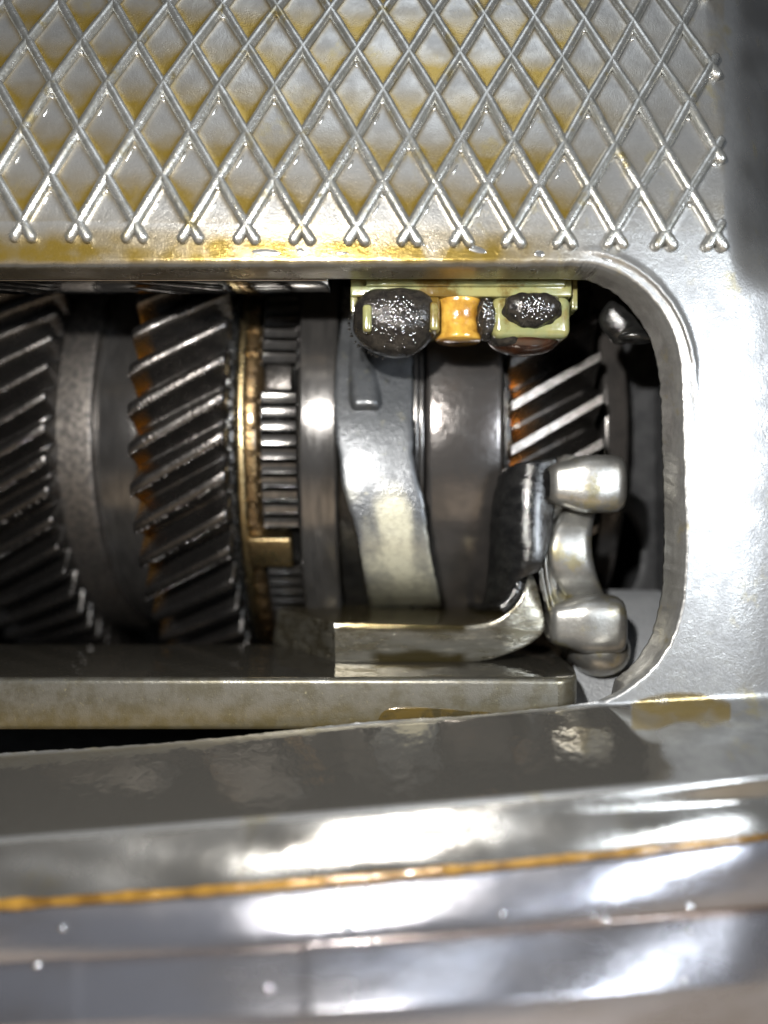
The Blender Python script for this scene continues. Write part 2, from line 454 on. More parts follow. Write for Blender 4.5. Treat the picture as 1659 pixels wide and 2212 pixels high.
for t in ts:
    px = H[:, 0] + (O[:, 0] - H[:, 0]) * t; py = H[:, 1] + (O[:, 1] - H[:, 1]) * t
    d = np.hypot(px - H[:, 0], py - H[:, 1])
    y = h_depth(px, py)
    edge = np.where(idx < 18.5, 1.0, .25)
    y = y + edge * .13 * np.clip(1 - d / 14, 0, 1) ** 2
    uu, vv = lattice_uv(px, py)
    la = uu - vv / 2; lb = uu + vv / 2
    na = np.abs(la - np.round(la)); nb_ = np.abs(lb - np.round(lb))
    fil = np.maximum(1 - sstep(.03, .17, na), 1 - sstep(.03, .17, nb_)) * (vv > .01) * (px < 1545)
    y = y - .045 * fil
    lipw = sstep(2.5, 4.0, idx) * (1 - sstep(8.5, 11, idx))
    y = y - lipw * .09 * np.exp(-((d - 36) / 7.0) ** 2)
    f = (D0 + y) / D0 / 100
    rows.append(np.stack([(px - 829.5) * f, y, (1106 - py) * f], 1))
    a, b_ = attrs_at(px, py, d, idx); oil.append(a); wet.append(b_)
# inner wall of the opening
low = sstep(17.0, 18.6, idx)
y0 = rows[0][:, 1]
inner = []
for t, yb in ((.06, .0), (.5, .5), (.93, .93), (1.0, 1.0)):
    px = H[:, 0] + (I[:, 0] - H[:, 0]) * t; py = H[:, 1] + (I[:, 1] - H[:, 1]) * t
    y = y0 + .02 + (.93 - y0) * yb
    f = (D0 + y) / D0 / 100
    A = np.stack([(px - 829.5) * f, y, (1106 - py) * f], 1)
    Bq = rows[0] + np.stack([0 * y, .02 + .25 * yb + 0 * y, -1.3 * yb + 0 * y], 1)
    inner.append(A * (1 - low[:, None]) + Bq * low[:, None])
# back of the wall, running outward behind the face
outw = np.stack([O[:, 0] - H[:, 0], 0 * idx, -(O[:, 1] - H[:, 1])], 1); outw /= np.linalg.norm(outw, axis=1)[:, None]
back = inner[-1] + outw * 1.0 + np.array([0, .12, 0]); back[:, 1] = np.where(low > .5, inner[-1][:, 1], back[:, 1])
back2 = inner[-1] + outw * 1.0 * (1 - low)[:, None] + np.array([0, .06, 0])
allrows = [back2] + inner[::-1] + rows
n_in = 1 + len(inner)
V = np.concatenate(allrows)
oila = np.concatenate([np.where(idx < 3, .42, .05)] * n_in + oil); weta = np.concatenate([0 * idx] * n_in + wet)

casing = thing('gearbox_casing', 'cast aluminium gearbox casing with a crossed rib panel above a rounded opening', 'casing', (0, 0.5, -5))
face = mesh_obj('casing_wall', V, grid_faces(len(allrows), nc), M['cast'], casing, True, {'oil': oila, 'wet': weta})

# ribs
def sheet_pt(px, py, out=0.0):
    y = float(h_depth(np.array([px]), np.array([py]))[0])
    return Vector(P(px, py, y - out))
def rib_path(c0, sgn, rlo, rhi, ext_lo, ext_hi):
    pts = []
    r = rlo - ext_lo
    rs = [r] + [x for x in np.arange(math.ceil(rlo * 4) / 4, rhi + .001, .25) if x > r + .05]
    if ext_hi: rs.append(rhi + ext_hi)
    for r in rs:
        x, y = node(c0 + sgn * r / 2, r)
        pts.append(sheet_pt(x, y, .05))
    return pts
RAD = .118
for c0 in range(-4, 14):                         # ribs leaning right
    rhi = min(7.6, (13 - c0) * 2)
    pts = rib_path(c0, 1, 0, rhi, .30, .22 if rhi < 7 else 0)
    if len(pts) < 3: pts = pts[:1] + [(pts[0] + pts[-1]) / 2] + pts[-1:]
    rr = [RAD * 1.05] + [RAD * rnd.uniform(.93, 1.04) for _ in pts[1:]]
    rb = tube('rib', pts, rr, M['rib'], casing, 12)
for c0 in range(0, 19):                          # ribs leaning left
    rlo = 0 if c0 <= 13 else (c0 - 13) * 2
    if rlo > 6.5: continue
    pts = rib_path(c0, -1, rlo, 7.6, .30 if rlo == 0 else .2, 0)
    rr = [RAD * 1.15, RAD] + [RAD * rnd.uniform(.93, 1.04) for _ in pts[2:]]
    tube('rib', pts, rr, M['rib'], casing, 12)

# oil drops under the rib crossings; added slivers imitate light streaks beside the ribs
def blob_mesh(name, mat, seg=12, ring=8):
    bm = bmesh.new(); bmesh.ops.create_uvsphere(bm, u_segments=seg, v_segments=ring, radius=1 * S)
    me = bpy.data.meshes.new(name); bm.to_mesh(me); bm.free()
    me.polygons.foreach_set('use_smooth', [True] * len(me.polygons)); me.materials.append(mat); return me
dropm = blob_mesh('oil_glint_drop', M['drop'])
def put_drop(px, py, sx, sy, sz, rot=0, out=.05, parent=casing, me=None, name='oil_glint_drop', y=None):
    o = bpy.data.objects.new(name, me or dropm); col.objects.link(o); o.parent = parent
    q = sheet_pt(px, py, out) if y is None else Vector(P(px, py, y))
    o.location = q * S - wloc(parent)
    o.scale = (sx, sy, sz); o.rotation_euler = (0, rot, 0)
    return o
for r in range(0, 6):
    for c2 in range(-1, 27):
        c = c2 / 2
        if (r % 2 == 0) != (c2 % 2 == 0): continue
        x, y = node(c, r)
        if x < -20 or x > 1560 or y < -10: continue
        if r == 0:
            for k, (dx, dy) in enumerate(((-13, 26), (12, 28))):
                put_drop(x + dx, y + dy, .065 * rnd.uniform(.8, 1.15), .05, .06 * rnd.uniform(.8, 1.2), out=.09)
            continue
        if r in (1, 2, 3) or rnd.random() < .3:
            s = rnd.uniform(.8, 1.15)
            put_drop(x - 3 + rnd.uniform(-2, 3), y + 20 + rnd.uniform(-2, 3), .05 * s, .05, .06 * s, out=.045)
            if rnd.random() < .6: put_drop(x - 1, y + 33 + rnd.uniform(-3, 3), .045 * s, .03, .045 * s, out=.02)
        if r in (1, 2, 3) and x < 1250 and rnd.random() < .8:
            put_drop(x - 14 + rnd.uniform(-3, 3), y + 62 + rnd.uniform(-10, 6), .026, .02, .17 * rnd.uniform(.6, 1.1), rot=R(27), out=.012)
for x, y, a, b, rot in ((575, 545, .32, .07, 3), (648, 542, .09, .07, 0), (738, 547, .14, .04, 0), (905, 524, .13, .05, 25), (1030, 539, .22, .07, 15),
                        (1165, 548, .11, .07, 0), (1310, 556, .16, .08, 20),):
    if a: put_drop(x, y, a, .014, b, rot=R(rot), out=.004)  # flat pale oil drops shaped as lamp glints along the lip

# ceiling of the opening: oily machined face that mirrors the gears
zc = 5.03 * (D0 + .93) / D0
def slab(name, x0, x1, y0_, y1_, z0, z1, mat, parent, bev=.03):
    return rbox(name, (x0, y0_, z0), (x1, y1_, z1), bev, mat, parent, 2)
slab('machined_face', -14, WX(716, 1.95), .96, 2.02, zc - .03, zc + .5, M['wetplate'], casing)

# interior of the casing: closed dark chamber
def room(name, x0, x1, y0_, y1_, z0, z1, mat, parent):
    vs = [(x, y, z) for x in (x0, x1) for y in (y0_, y1_) for z in (z0, z1)]
    fs = [(2, 3, 7, 6), (0, 1, 3, 2), (4, 6, 7, 5), (1, 5, 7, 3), (0, 2, 6, 4)]
    return mesh_obj(name, vs, fs, mat, parent, False)
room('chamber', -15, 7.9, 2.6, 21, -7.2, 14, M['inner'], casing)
# bulkhead on the right with the dark bore and the rough boss below it
def bulkhead():
    cx, cy, y = 1322, 1195, 5.6
    n = 48; vs = []; fs = []
    rads = [(0, 3.2), (1, 3.2), (1, 0), (1.12, -.08), (1.35, 0)]
    out = []
    for k, (f, dy) in enumerate(rads[1:]):
        for j in range(n):
            a = 2 * math.pi * j / n
            out.append(P(cx + 62 * f * math.cos(a), cy + 100 * f * math.sin(a), y + dy))
    sq = []
    for j in range(n):
        a = 2 * math.pi * j / n; c, s_ = math.cos(a), math.sin(a)
        m = max(abs(c), abs(s_)); c, s_ = c / m, s_ / m
        sq.append(P(cx + (150 if c > 0 else 40 + 62) * c, cy + (640 if s_ < 0 else 300) * s_, y))
    out += sq
    m = 5
    fs = grid_faces(m, n, True)
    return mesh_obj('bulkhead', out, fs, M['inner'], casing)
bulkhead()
lo = [[P(1240, 1272, 5.2), P(1330, 1274, 5.2), P(1420, 1276, 5.2), P(1500, 1277, 5.2)],
      [P(1240, 1300, 4.4), P(1330, 1302, 4.4), P(1430, 1302, 4.4), P(1520, 1302, 4.4)],
      [P(1240, 1480, 2.6), P(1330, 1480, 2.5), P(1430, 1480, 2.5), P(1520, 1480, 2.5)],
      [P(1240, 1640, 2.0), P(1330, 1640, 2.0), P(1430, 1640, 2.0), P(1520, 1640, 2.0)]]
M['boss'] = mat_metal('rough_grey_casting', (.26, .27, .28), (.22, .23, .24), metal=.3, r1=.5, r2=.6, fine=.03, fscale=16, bump=.01)
mesh_obj('casting_boss', [p for r_ in lo for p in r_], grid_faces(4, 4), M['boss'], casing)
# glossy dark guide tucked in the upper right corner
def blob(name, cpx, cpy, y, rx, ry, rz, mat, parent, nz=.0, ns=1.5, seg=48, ring=32, shape=None, seed=0, attrf=None):
    c = Vector(P(cpx, cpy, y)); vs = []
    for i in range(ring + 1):
        th = math.pi * i / ring
        for j in range(seg):
            ph = 2 * math.pi * j / seg
            d = Vector((math.sin(th) * math.cos(ph), math.sin(th) * math.sin(ph), math.cos(th)))
            if shape: d = Vector(shape(*d))
            p = Vector((d.x * rx, d.y * ry, d.z * rz))
            if nz: p *= 1 + nz * mnoise.noise((p + Vector((seed, 0, 0))) * ns)
            vs.append(tuple(c + p))
    return mesh_obj(name, vs, grid_faces(ring + 1, seg, True, flip=True), mat, parent)
blob('oil_guide', 1350, 692, 1.9, .62, .35, .58, M['dark'], casing, .25, 1.6)
blob('oil_guide_lip', 1375, 728, 1.7, .45, .3, .16, M['dark'], casing, .2, 2)

# ---------------------------------------------------------------- shaft line: gears and rings
YA, ZA = 11.0, 2.30
def gx(px, r): return (px - 829.5) / 100 * (D0 + YA - r) / D0
def gear(name, label, cat, pa, pb, Ro, Rr, N, helix, wb, wt, group, oilf=None, land=None):
    x0, x1 = gx(pa, Ro), gx(pb, Ro); xc = (x0 + x1) / 2
    g = thing(name, label, cat, (xc, YA, ZA), group)
    hw = (x1 - x0) / 2
    prof = [(x0, 1.5), (x0, Rr - .5), (x0 + .12, Rr - .35), (x0 + .12, Rr)] + [(x0 + .12 + (x1 - x0 - .24) * k / 8, Rr + .005) for k in range(9)] + [(x1 - .12, Rr - .35), (x1, Rr - .5), (x1, 1.5)]
    lathe_x('gear_body', prof, (YA, ZA), M['gear'], g, 160, attrf=lambda x, r, t: 0.0)
    pit = 2 * math.pi / N
    sec = [(-wb * .62, Rr - .06), (-wb / 2, Rr + .05), (-(wb * .55 + wt * .45) / 2, Rr + (Ro - Rr) * .4), (-(wb * .15 + wt * .85) / 2, Rr + (Ro - Rr) * .8), (-wt / 2, Ro - .035), (-wt / 2 * .75, Ro)]
    sec = sec + [(-a, r) for a, r in sec[::-1]]
    xs = [-1, -.975, -.93, -.6, -.2, .2, .6, .93, .975, 1]
    vs = []; at = []
    tg = math.tan(R(helix))
    for k, sx in enumerate(xs):
        e = 1.0 if 1 < k < len(xs) - 2 else (.0 if k in (0, len(xs) - 1) else .7)
        for a, r in sec:
            rr = r - (1 - e) * .10 * (1 if r > Rr + .1 else .3)
            t = a * pit * (.82 + .18 * e) + tg * sx * hw / Ro
            vs.append((sx * hw, -rr * math.cos(t), rr * math.sin(t)))
            at.append(oilf(sx, (r - Rr) / (Ro - Rr), a) if oilf else 0)
    n = len(sec)
    fs = grid_faces(len(xs), n, False, flip=True)
    fs.append(tuple(range(n))); fs.append(tuple((len(xs) - 1) * n + j for j in range(n - 1, -1, -1)))
    base = mesh_obj('tooth', vs, fs, M['gear'], g, True, {'oil': at}, local=True)
    if land:
        # bright ground top land lying on each tooth
        lv = []
        for k in range(17):
            sx = -.97 + 1.94 * k / 16
            for a in (-wt / 2 * .9, wt / 2 * .9):
                t = a * pit + tg * sx * hw / Ro; rr = Ro + .006
                lv.append((sx * hw, -rr * math.cos(t), rr * math.sin(t)))
        lm = mesh_obj('top_land', lv, grid_faces(17, 2), M['gearland'], base, False, local=True)
    for k in range(N):
        t = base if k == 0 else base.copy()
        if k:
            col.objects.link(t); t.parent = g
            if land:
                l2 = lm.copy(); col.objects.link(l2); l2.parent = t
        t.rotation_euler = (-k * pit, 0, 0)
        # local: rotation about x carries (y,z)
    return g

gears = []
gears.append(gear('helical_gear', 'dark helical gear cut off by the left edge, beside the hatched collar', 'gear', -150, 97, 7.2, 6.6, 52, 30, .88, .32, 'helical gears on the shaft'))
gears.append(gear('helical_gear', 'dark helical gear left of the brass ring, amber oil on its left tooth ends', 'gear', 272, 484, 8.0, 7.3, 48, 30, .88, .30, 'helical gears on the shaft',
     oilf=lambda sx, h, a: max(0, min(1, (-sx - .70) * 4)) * max(0, 1 - h * 1.1) * (1 if a > -0.5 else 0)))
gear('helical_gear', 'coarse toothed helical gear right of the brown drum, with bright tooth tips', 'gear', 1103, 1306, 7.6, 6.85, 41, 30, .84, .22, 'helical gears on the shaft',
     oilf=lambda sx, h, a: max(0, min(1, (-sx - .42) * 1.8)) * max(0, 1 - h * .9) * .65, land=True)

def bead_row(g, Ro, N, helix, hw, n, wt, up0, up1, name='sparkle_beads'):  # tiny bright beads added as sparkle along the tooth tips
    vs, fs = [], []
    pit = 2 * math.pi / N; tg = math.tan(R(helix)); c0 = wloc(g) / S
    for k in range(N):
        if not up0 < ((k * 360 / N + 180) % 360 - 180) < up1: continue
        for i in range(n):
            if rnd.random() < .22: continue
            sx = -.96 + 1.92 * (i + rnd.uniform(-.3, .3)) / (n - 1)
            t = k * pit + tg * sx * hw / Ro - wt * pit * .5 + rnd.uniform(-.02, .02) * pit
            rr = Ro + rnd.uniform(-.025, .005); r_ = rnd.uniform(.016, .034)
            c = Vector((sx * hw, -rr * math.cos(t), rr * math.sin(t))) + c0
            b_ = len(vs)
            for a in range(5):
                for j in range(6):
                    th = math.pi * a / 4; ph = j * math.pi / 3
                    vs.append(tuple(c + Vector((math.sin(th) * math.cos(ph), math.sin(th) * math.sin(ph), math.cos(th))) * r_))
            fs += [tuple(b_ + q for q in f) for f in grid_faces(5, 6, True, flip=True)]
    o = mesh_obj(name, vs, fs, M['beads'], g); o['kind'] = 'stuff'
M['beads'] = mat_metal('sparkle_bead', (.58, .54, .50), (.42, .39, .37), metal=.9, r1=.10, r2=.18, bump=0)
for g_, Ro_, N_, pa_, pb_ in ((gears[0], 7.2, 52, -150, 97), (gears[1], 8.0, 48, 272, 484)):
    bead_row(g_, Ro_, N_, 30, (gx(pb_, Ro_) - gx(pa_, Ro_)) / 2, int((pb_ - pa_) / 8), .30, -34, 20)
# collar between the left gears
c1 = thing('stepped_collar', 'stepped steel collar with a hatched band between the two left gears', 'collar', (gx(190, 6.5), YA, ZA))
lathe_x('hatched_band', rprof(gx(92, 6.5), gx(196, 6.5), 6.5, .10), (YA, ZA), M['hatch'], c1)
lathe_x('smooth_band', rprof(gx(196, 6.3), gx(300, 6.3), 6.25, .10, r_in=4.4), (YA, ZA), M['steel'], c1)

def toothed_ring(parent, name, pa, pb, Ro, Rr, N, frac, mat, x_in=.0, skip=(), round_=.02):
    x0, x1 = gx(pa, Ro), gx(pb, Ro); pit = 2 * math.pi / N
    xc = 0
    px_ = wloc(parent).x / S
    w_ = Ro * pit * frac
    bm = bmesh.new(); bmesh.ops.create_cube(bm, size=1)
    for v in bm.verts:
        v.co = Vector(((x0 + x1) / 2 - px_ + v.co.x * (x1 - x0), -(Rr - .1 + (v.co.y + .5) * (Ro - Rr + .1)), v.co.z * w_))
    bmesh.ops.bevel(bm, geom=list(bm.edges), offset=round_, segments=2, profile=.5, affect='EDGES')
    bmesh.ops.recalc_face_normals(bm, faces=list(bm.faces))
    for v in bm.verts: v.co *= S
    me = bpy.data.meshes.new(name); bm.to_mesh(me); bm.free()
    me.polygons.foreach_set('use_smooth', [True] * len(me.polygons)); me.materials.append(mat)
    for k in range(N):
        if k in skip: continue
        o = bpy.data.objects.new(name, me); col.objects.link(o); o.parent = parent
        o.rotation_euler = (-k * pit, 0, 0)

# clutch ring beside gear two
r1 = thing('dog_ring', 'narrow dark toothed ring wedged between the helical gear and the brass ring', 'ring', (gx(495, 5.5), YA, ZA))
lathe_x('ring_body', [(gx(482, 7.3), 3), (gx(482, 7.3), 7.28), (gx(506, 7.3), 7.28), (gx(506, 7.3), 3)], (YA, ZA), M['dark'], r1)
toothed_ring(r1, 'dog_tooth', 486, 503, 7.44, 7.28, 84, .45, M['dark'])

# brass synchroniser ring
r2 = thing('brass_ring', 'gold coloured brass ring with square lugs next to the splined hub', 'ring', (gx(535, 5.3), YA, ZA))
BX = lambda p: gx(p, 7.3)
lathe_x('ring_body', [(BX(508), 6.2), (BX(508), 7.2), (BX(511), 7.33), (BX(517), 7.37), (BX(527), 7.33), (BX(530), 7.15), (BX(531), 6.9)], (YA, ZA), M['brass'], r2)
M['brown'] = mat_metal('brown_brass', (.17, .115, .055), (.10, .066, .033), metal=.9, r1=.25, r2=.4, cscale=2.2, bump=.02, bscale=8, coat=.5)
lathe_x('cone_face', [(BX(529), 7.10), (BX(540), 7.10), (BX(552), 7.06), (BX(553), 6.96), (BX(562), 6.94), (BX(562), 6.2)], (YA, ZA), M['brown'], r2)
toothed_ring(r2, 'stud', 536, 548, 7.17, 7.03, 64, .2, M['brown'], round_=.045)
for ang in (-27.8, 63, 151):
    o = rbox('lug', (gx(524, 7.4) - wloc(r2).x / S, -7.40, -.46), (gx(622, 7.4) - wloc(r2).x / S, -6.7, .46), .07, M['brass'], r2)
    off = wloc(r2)
    for v in o.data.vertices: v.co = v.co + off
    o.rotation_euler = (-R(ang), 0, 0)

# splined hub
r3 = thing('splined_hub', 'steel hub ring with rows of flat splines between brass ring and shift sleeve', 'hub', (gx(600, 5.2), YA, ZA))
lathe_x('hub_body', [(gx(562, 7), 3.5), (gx(562, 7), 6.92), (gx(646, 7), 6.92), (gx(646, 7), 3.5)], (YA, ZA), M['dark'], r3)
pitd = 360 / 121
sk = set()
for k in range(121):
    a = ((-k * pitd + 180) % 360) - 180      # rotation; angle up = -rot
    up = -(-k * pitd)
    up = (up + 180) % 360 - 180
    if 7.6 < up < 14.2 or -32.5 < up < -23.3: sk.add(k)
toothed_ring(r3, 'spline', 563, 641, 7.24, 6.9, 121, .80, M['steel'], skip=sk, round_=.035)
o = rbox('detent_key', (gx(570, 7.2) - wloc(r3).x / S, -7.12, -.36), (gx(628, 7.2) - wloc(r3).x / S, -6.7, .38), .06, M['gear'], r3)
for v in o.data.vertices: v.co = v.co + wloc(r3)
o.rotation_euler = (R(18.5) * 1, 0, 0)
o.rotation_euler = (-R(10.9), 0, 0)

# shift sleeve
r4 = thing('shift_sleeve', 'smooth dark grooved sleeve that the shift fork arm reaches around', 'sleeve', (gx(780, 5.7), YA, ZA))
lathe_x('sleeve_land', rprof(gx(643, 7.75), gx(728, 7.75), 7.75, .10, r_in=3.5), (YA, ZA), M['steel'], r4)
lathe_x('groove_floor', [(gx(726, 7.2), 7.2), (gx(898, 7.2), 7.2)], (YA, ZA), M['dark'], r4)
lathe_x('sleeve_rim', rprof(gx(893, 7.7), gx(904, 7.7), 7.66, .04, r_in=4), (YA, ZA), M['steel'], r4)
lathe_x('sleeve_rim', rprof(gx(906, 7.6), gx(916, 7.6), 7.52, .04, r_in=4), (YA, ZA), M['steel'], r4)
# drum
r5 = thing('steel_drum', 'broad smooth brownish steel drum between the fork arm and the right gear', 'drum', (gx(1005, 5.6), YA, ZA))
lathe_x('drum_band', rprof(gx(921, 7.6), gx(1089, 7.6), 7.6, .16, r_in=3), (YA, ZA), M['drum'], r5)
lathe_x('hub_spacer', rprof(gx(1089, 7.2), gx(1104, 7.2), 7.2, .05, r_in=3), (YA, ZA), M['dark'], r5)
lathe_x('side_plate', rprof(gx(1308, 6.6), gx(1362, 6.6), 6.5, .1, r_in=2), (YA, ZA), M['drum'], r5)

# amber oil clinging to the left tooth ends of the gears
def oil_blobs(parent, lst, y):
    for i, (px, py, a, b) in enumerate(lst):
        me = bpy.data.meshes.get('amber_drop') or blob_mesh('amber_drop', M['amberoil'], 14, 10)
        me.name = 'amber_drop'
        put_drop(px, py, a, .07, b, rot=R(-30), parent=parent, me=me, name='oil_film', y=y)

# ---------------------------------------------------------------- shift fork
fork = thing('shift_fork', 'steel shift fork with a waisted arm rising from a thick bent foot plate', 'shift fork', P(850, 1390, 3.5))
def loft(name, curves, mat, parent, nu=8, nv=8, thick=0, attrf=None, jitter=0, bevel=0, flip=False, cuts=None):
    """curves: list of rows, each a list of (px, py, y); smooth grid through them"""
    rowsd = [crom(c, nu) for c in curves]
    rowsd = np.array(rowsd)                     # rows x cols x 3
    colsd = np.array([crom(rowsd[:, j], nv) for j in range(rowsd.shape[1])]).transpose(1, 0, 2)
    nr, nc_ = colsd.shape[:2]
    pts = []; at = []
    for i in range(nr):
        for j in range(nc_):
            px, py, y = colsd[i, j]
            if jitter: px += jitter * (mnoise.noise(Vector((px * .06, py * .06, y))) + .5 * mnoise.noise(Vector((px * .2, py * .2, y))))
            pts.append(P(px, py, y))
            at.append(attrf(px, py) if attrf else 0)
    o = mesh_obj(name, pts, grid_faces(nr, nc_, flip=not flip), mat, parent, True, {'oil': at})
    if thick:
        md = o.modifiers.new('thick', 'SOLIDIFY'); md.thickness = thick * S; md.offset = -1
        if bevel:
            bv = o.modifiers.new('bevel', 'BEVEL'); bv.width = bevel * S; bv.segments = 2; bv.limit_method = 'ANGLE'; bv.angle_limit = R(50)
    return o
def fork_oil(px, py):
    e = ((px - 855 - (py - 1150) * .12) / 46) ** 2
    a = max(0, 1 - e) * min(1, max(0, (py - 1030) / 60)) * 1.2
    a = max(a, .75 * min(1, max(0, (py - 1110) / 130)) * max(0, min(1, (px - 770 - (py - 1180) * .12) / 25)))
    a += .45 * mnoise.noise(Vector((px * .03, py * .022, 4)))
    return max(0, min(1, a)) * min(1, max(0, (py - 1030) / 60))
arm_rows = [(620, 742, 886, 4.3), (690, 738, 888, 3.9), (780, 727, 890, 3.42), (860, 722, 891, 3.07), (925, 724, 892, 2.84), (985, 732, 893, 2.70), (1040, 738, 903, 2.62),
            (1075, 746, 915, 2.6), (1130, 764, 922, 2.63), (1190, 777, 929, 2.75), (1250, 788, 940, 3.2), (1290, 796, 948, 4.2), (1312, 800, 951, 5.5)]
loft('arm', [[(xl, py, y + .05), (xl + 8, py, y + .0), (xl * .75 + xr * .25, py, y - .01), ((xl + xr) / 2, py, y - .015), (xl * .25 + xr * .75, py, y - .01), (xr - 8, py, y + .0), (xr, py, y + .05)] for py, xl, xr, y in arm_rows],
     M['fork'], fork, 5, 6, thick=.42, attrf=fork_oil, jitter=2.5)
# raised pad high on the arm
AY = lambda py: float(np.interp(py, [620, 690, 780, 860, 925], [4.3, 3.9, 3.42, 3.07, 2.84]))
loft('pad', [[(xa, py, AY(py) + .06), (xa + 12, py, AY(py) - h_), ((xa + xb) / 2, py - 2, AY(py) - h_ - .02), (xb - 14, py, AY(py) - h_), (xb, py, AY(py) + .06)]
             for py, xa, xb, h_ in ((700, 748, 778, .02), (750, 750, 800, .10), (800, 750, 815, .18), (845, 751, 826, .24), (872, 753, 829, .25), (886, 757, 826, .06), (890, 759, 824, -.05))], M['fork'], fork, 5, 5)

# bent foot plate: section stations (top point, bottom point, front depth, back depth)
ST = [((602, 1315), (590, 1391), 4.8, 5.4), ((722, 1345), (725, 1435), 2.2, 5.9), ((750, 1345), (752, 1435), 2.2, 5.9), ((800, 1346), (802, 1434), 2.2, 5.9), ((870, 1347), (865, 1434), 2.2, 5.9), ((940, 1349), (935, 1434), 2.2, 5.9), ((1010, 1350), (1000, 1433), 2.2, 5.9), ((1060, 1343), (1050, 1428), 2.2, 5.9),
      ((1095, 1325), (1100, 1413), 2.2, 5.9), ((1120, 1300), (1143, 1394), 2.25, 5.9), ((1132, 1272), (1178, 1360), 2.3, 5.9), ((1139, 1250), (1172, 1312), 2.4, 5.9), ((1143, 1236), (1156, 1250), 2.6, 5.9)]
dd = []
for i in range(len(ST) - 1):
    n = 6
    for k in range(n):
        t = k / n
        dd.append((i, t))
dd.append((len(ST) - 2, 1.0))
flat = [np.array([*a, *b, c, d], float) for a, b, c, d in ST]
def stat(i, t):
    if i < 1: return flat[0] * (1 - t) + flat[1] * t
    p0 = flat[max(i - 1, 1)]; p1 = flat[i]; p2 = flat[i + 1]; p3 = flat[min(i + 2, len(flat) - 1)]
    return .5 * ((2 * p1) + (-p0 + p2) * t + (2 * p0 - 5 * p1 + 4 * p2 - p3) * t * t + (-p0 + 3 * p1 - 3 * p2 + p3) * t ** 3)
vs = []; at = []
for i, t in dd:
    s_ = stat(i, t)
    T = Vector(P(s_[0], s_[1], s_[4])); Bt = Vector(P(s_[2], s_[3], s_[4]))
    dy = s_[5] - s_[4]
    nb = (T - Bt).normalized() * .07
    yv = Vector((0, 1, 0))
    A_, B_ = T - nb * 1.2, Bt + nb * 1.2
    mid = [A_ + (B_ - A_) * f for f in (.10, .2, .35, .5, .62, .72, .82, .91)]
    ring = [T + yv * dy, T + yv * .12, T - nb * .3 + yv * .03, A_] + mid + [B_, Bt + nb * .3 + yv * .03, Bt + yv * .12, Bt + yv * dy]
    nr_ = len(ring)
    low_ = min(1, max(0, (s_[0] - 790) / 30)) * min(1, max(0, (1025 - s_[0]) / 25)); top_ = min(1, max(0, (s_[0] - 725) / 10)) * min(1, max(0, (1012 - s_[0]) / 8))
    for q, p in enumerate(ring):
        f = (q - 3) / (nr_ - 7)
        o_ = 0.2 if i < 1 and t < .99 else 0.0
        o_ = max(o_, low_ * max(0, min(1, (f - .66 + .06 * math.sin(s_[0] * .05)) * 9)), top_ * max(0, min(1, (.16 - f) * 12)))
        vs.append(tuple(p)); at.append(1.0 if q < 2 or q > nr_ - 3 else o_)
fs = grid_faces(len(dd), nr_, True)
fs += [tuple(range(nr_)), tuple((len(dd) - 1) * nr_ + j for j in range(nr_ - 1, -1, -1))]
foot = mesh_obj('foot_plate', vs, fs, M['base'], fork, True, {'oil': at})
foot.data.polygons.foreach_set('use_smooth', [True] * len(foot.data.polygons))
md = foot.modifiers.new('split', 'EDGE_SPLIT'); md.split_angle = R(35)
# upright web of the fork, dark and wet
loft('web', [[(1192, 992, 2.85), (1150, 1001, 2.75), (1118, 1012, 2.95), (1096, 1030, 3.2)],
             [(1188, 1060, 2.75), (1145, 1065, 2.6), (1108, 1072, 2.85), (1084, 1080, 3.2)],
             [(1180, 1130, 2.65), (1142, 1135, 2.5), (1102, 1142, 2.8), (1078, 1150, 3.2)],
             [(1166, 1200, 2.5), (1138, 1205, 2.45), (1100, 1212, 2.85), (1075, 1222, 3.3)],
             [(1143, 1240, 2.5), (1122, 1248, 2.55), (1096, 1258, 2.95), (1070, 1270, 3.5)],
             [(1134, 1275, 2.32), (1110, 1290, 2.7), (1084, 1298, 3.2), (1058, 1304, 4.0)],
             [(1118, 1303, 2.28), (1095, 1312, 2.9), (1065, 1316, 3.8), (1035, 1318, 5.0)],
             [(1092, 1328, 2.25), (1070, 1328, 3.2), (1040, 1326, 4.4), (1010, 1322, 5.5)]], M['dark'], fork, 6, 6, thick=.3, jitter=3)

# ---------------------------------------------------------------- selector bracket with two lugs
br = thing('selector_jaw', 'bright steel jaw with two rounded square lugs and a curved band between them', 'bracket', P(1280, 1450, 2.8))
loft('cheek', [[(1178, 1000, 4.0), (1200, 990, 3.2), (1222, 982, 2.8), (1246, 985, 2.6)],
               [(1170, 1070, 3.4), (1186, 1068, 2.8), (1206, 1066, 2.6), (1240, 1070, 2.6)],
               [(1166, 1130, 3.1), (1178, 1130, 2.5), (1190, 1130, 2.7), (1205, 1130, 3.1)],
               [(1166, 1190, 3.0), (1177, 1190, 2.4), (1188, 1190, 2.6), (1204, 1190, 3.1)],
               [(1170, 1260, 3.0), (1182, 1260, 2.4), (1194, 1260, 2.6), (1210, 1262, 3.0)],
               [(1180, 1330, 3.0), (1194, 1325, 2.4), (1212, 1320, 2.4), (1240, 1312, 2.5)],
               [(1200, 1392, 3.2), (1214, 1385, 2.6), (1232, 1378, 2.4), (1250, 1372, 2.4)],
               [(1232, 1440, 3.4), (1240, 1432, 2.9), (1252, 1425, 2.6), (1262, 1418, 2.5)]], M['bright'], br, 6, 6, thick=.25, jitter=3)
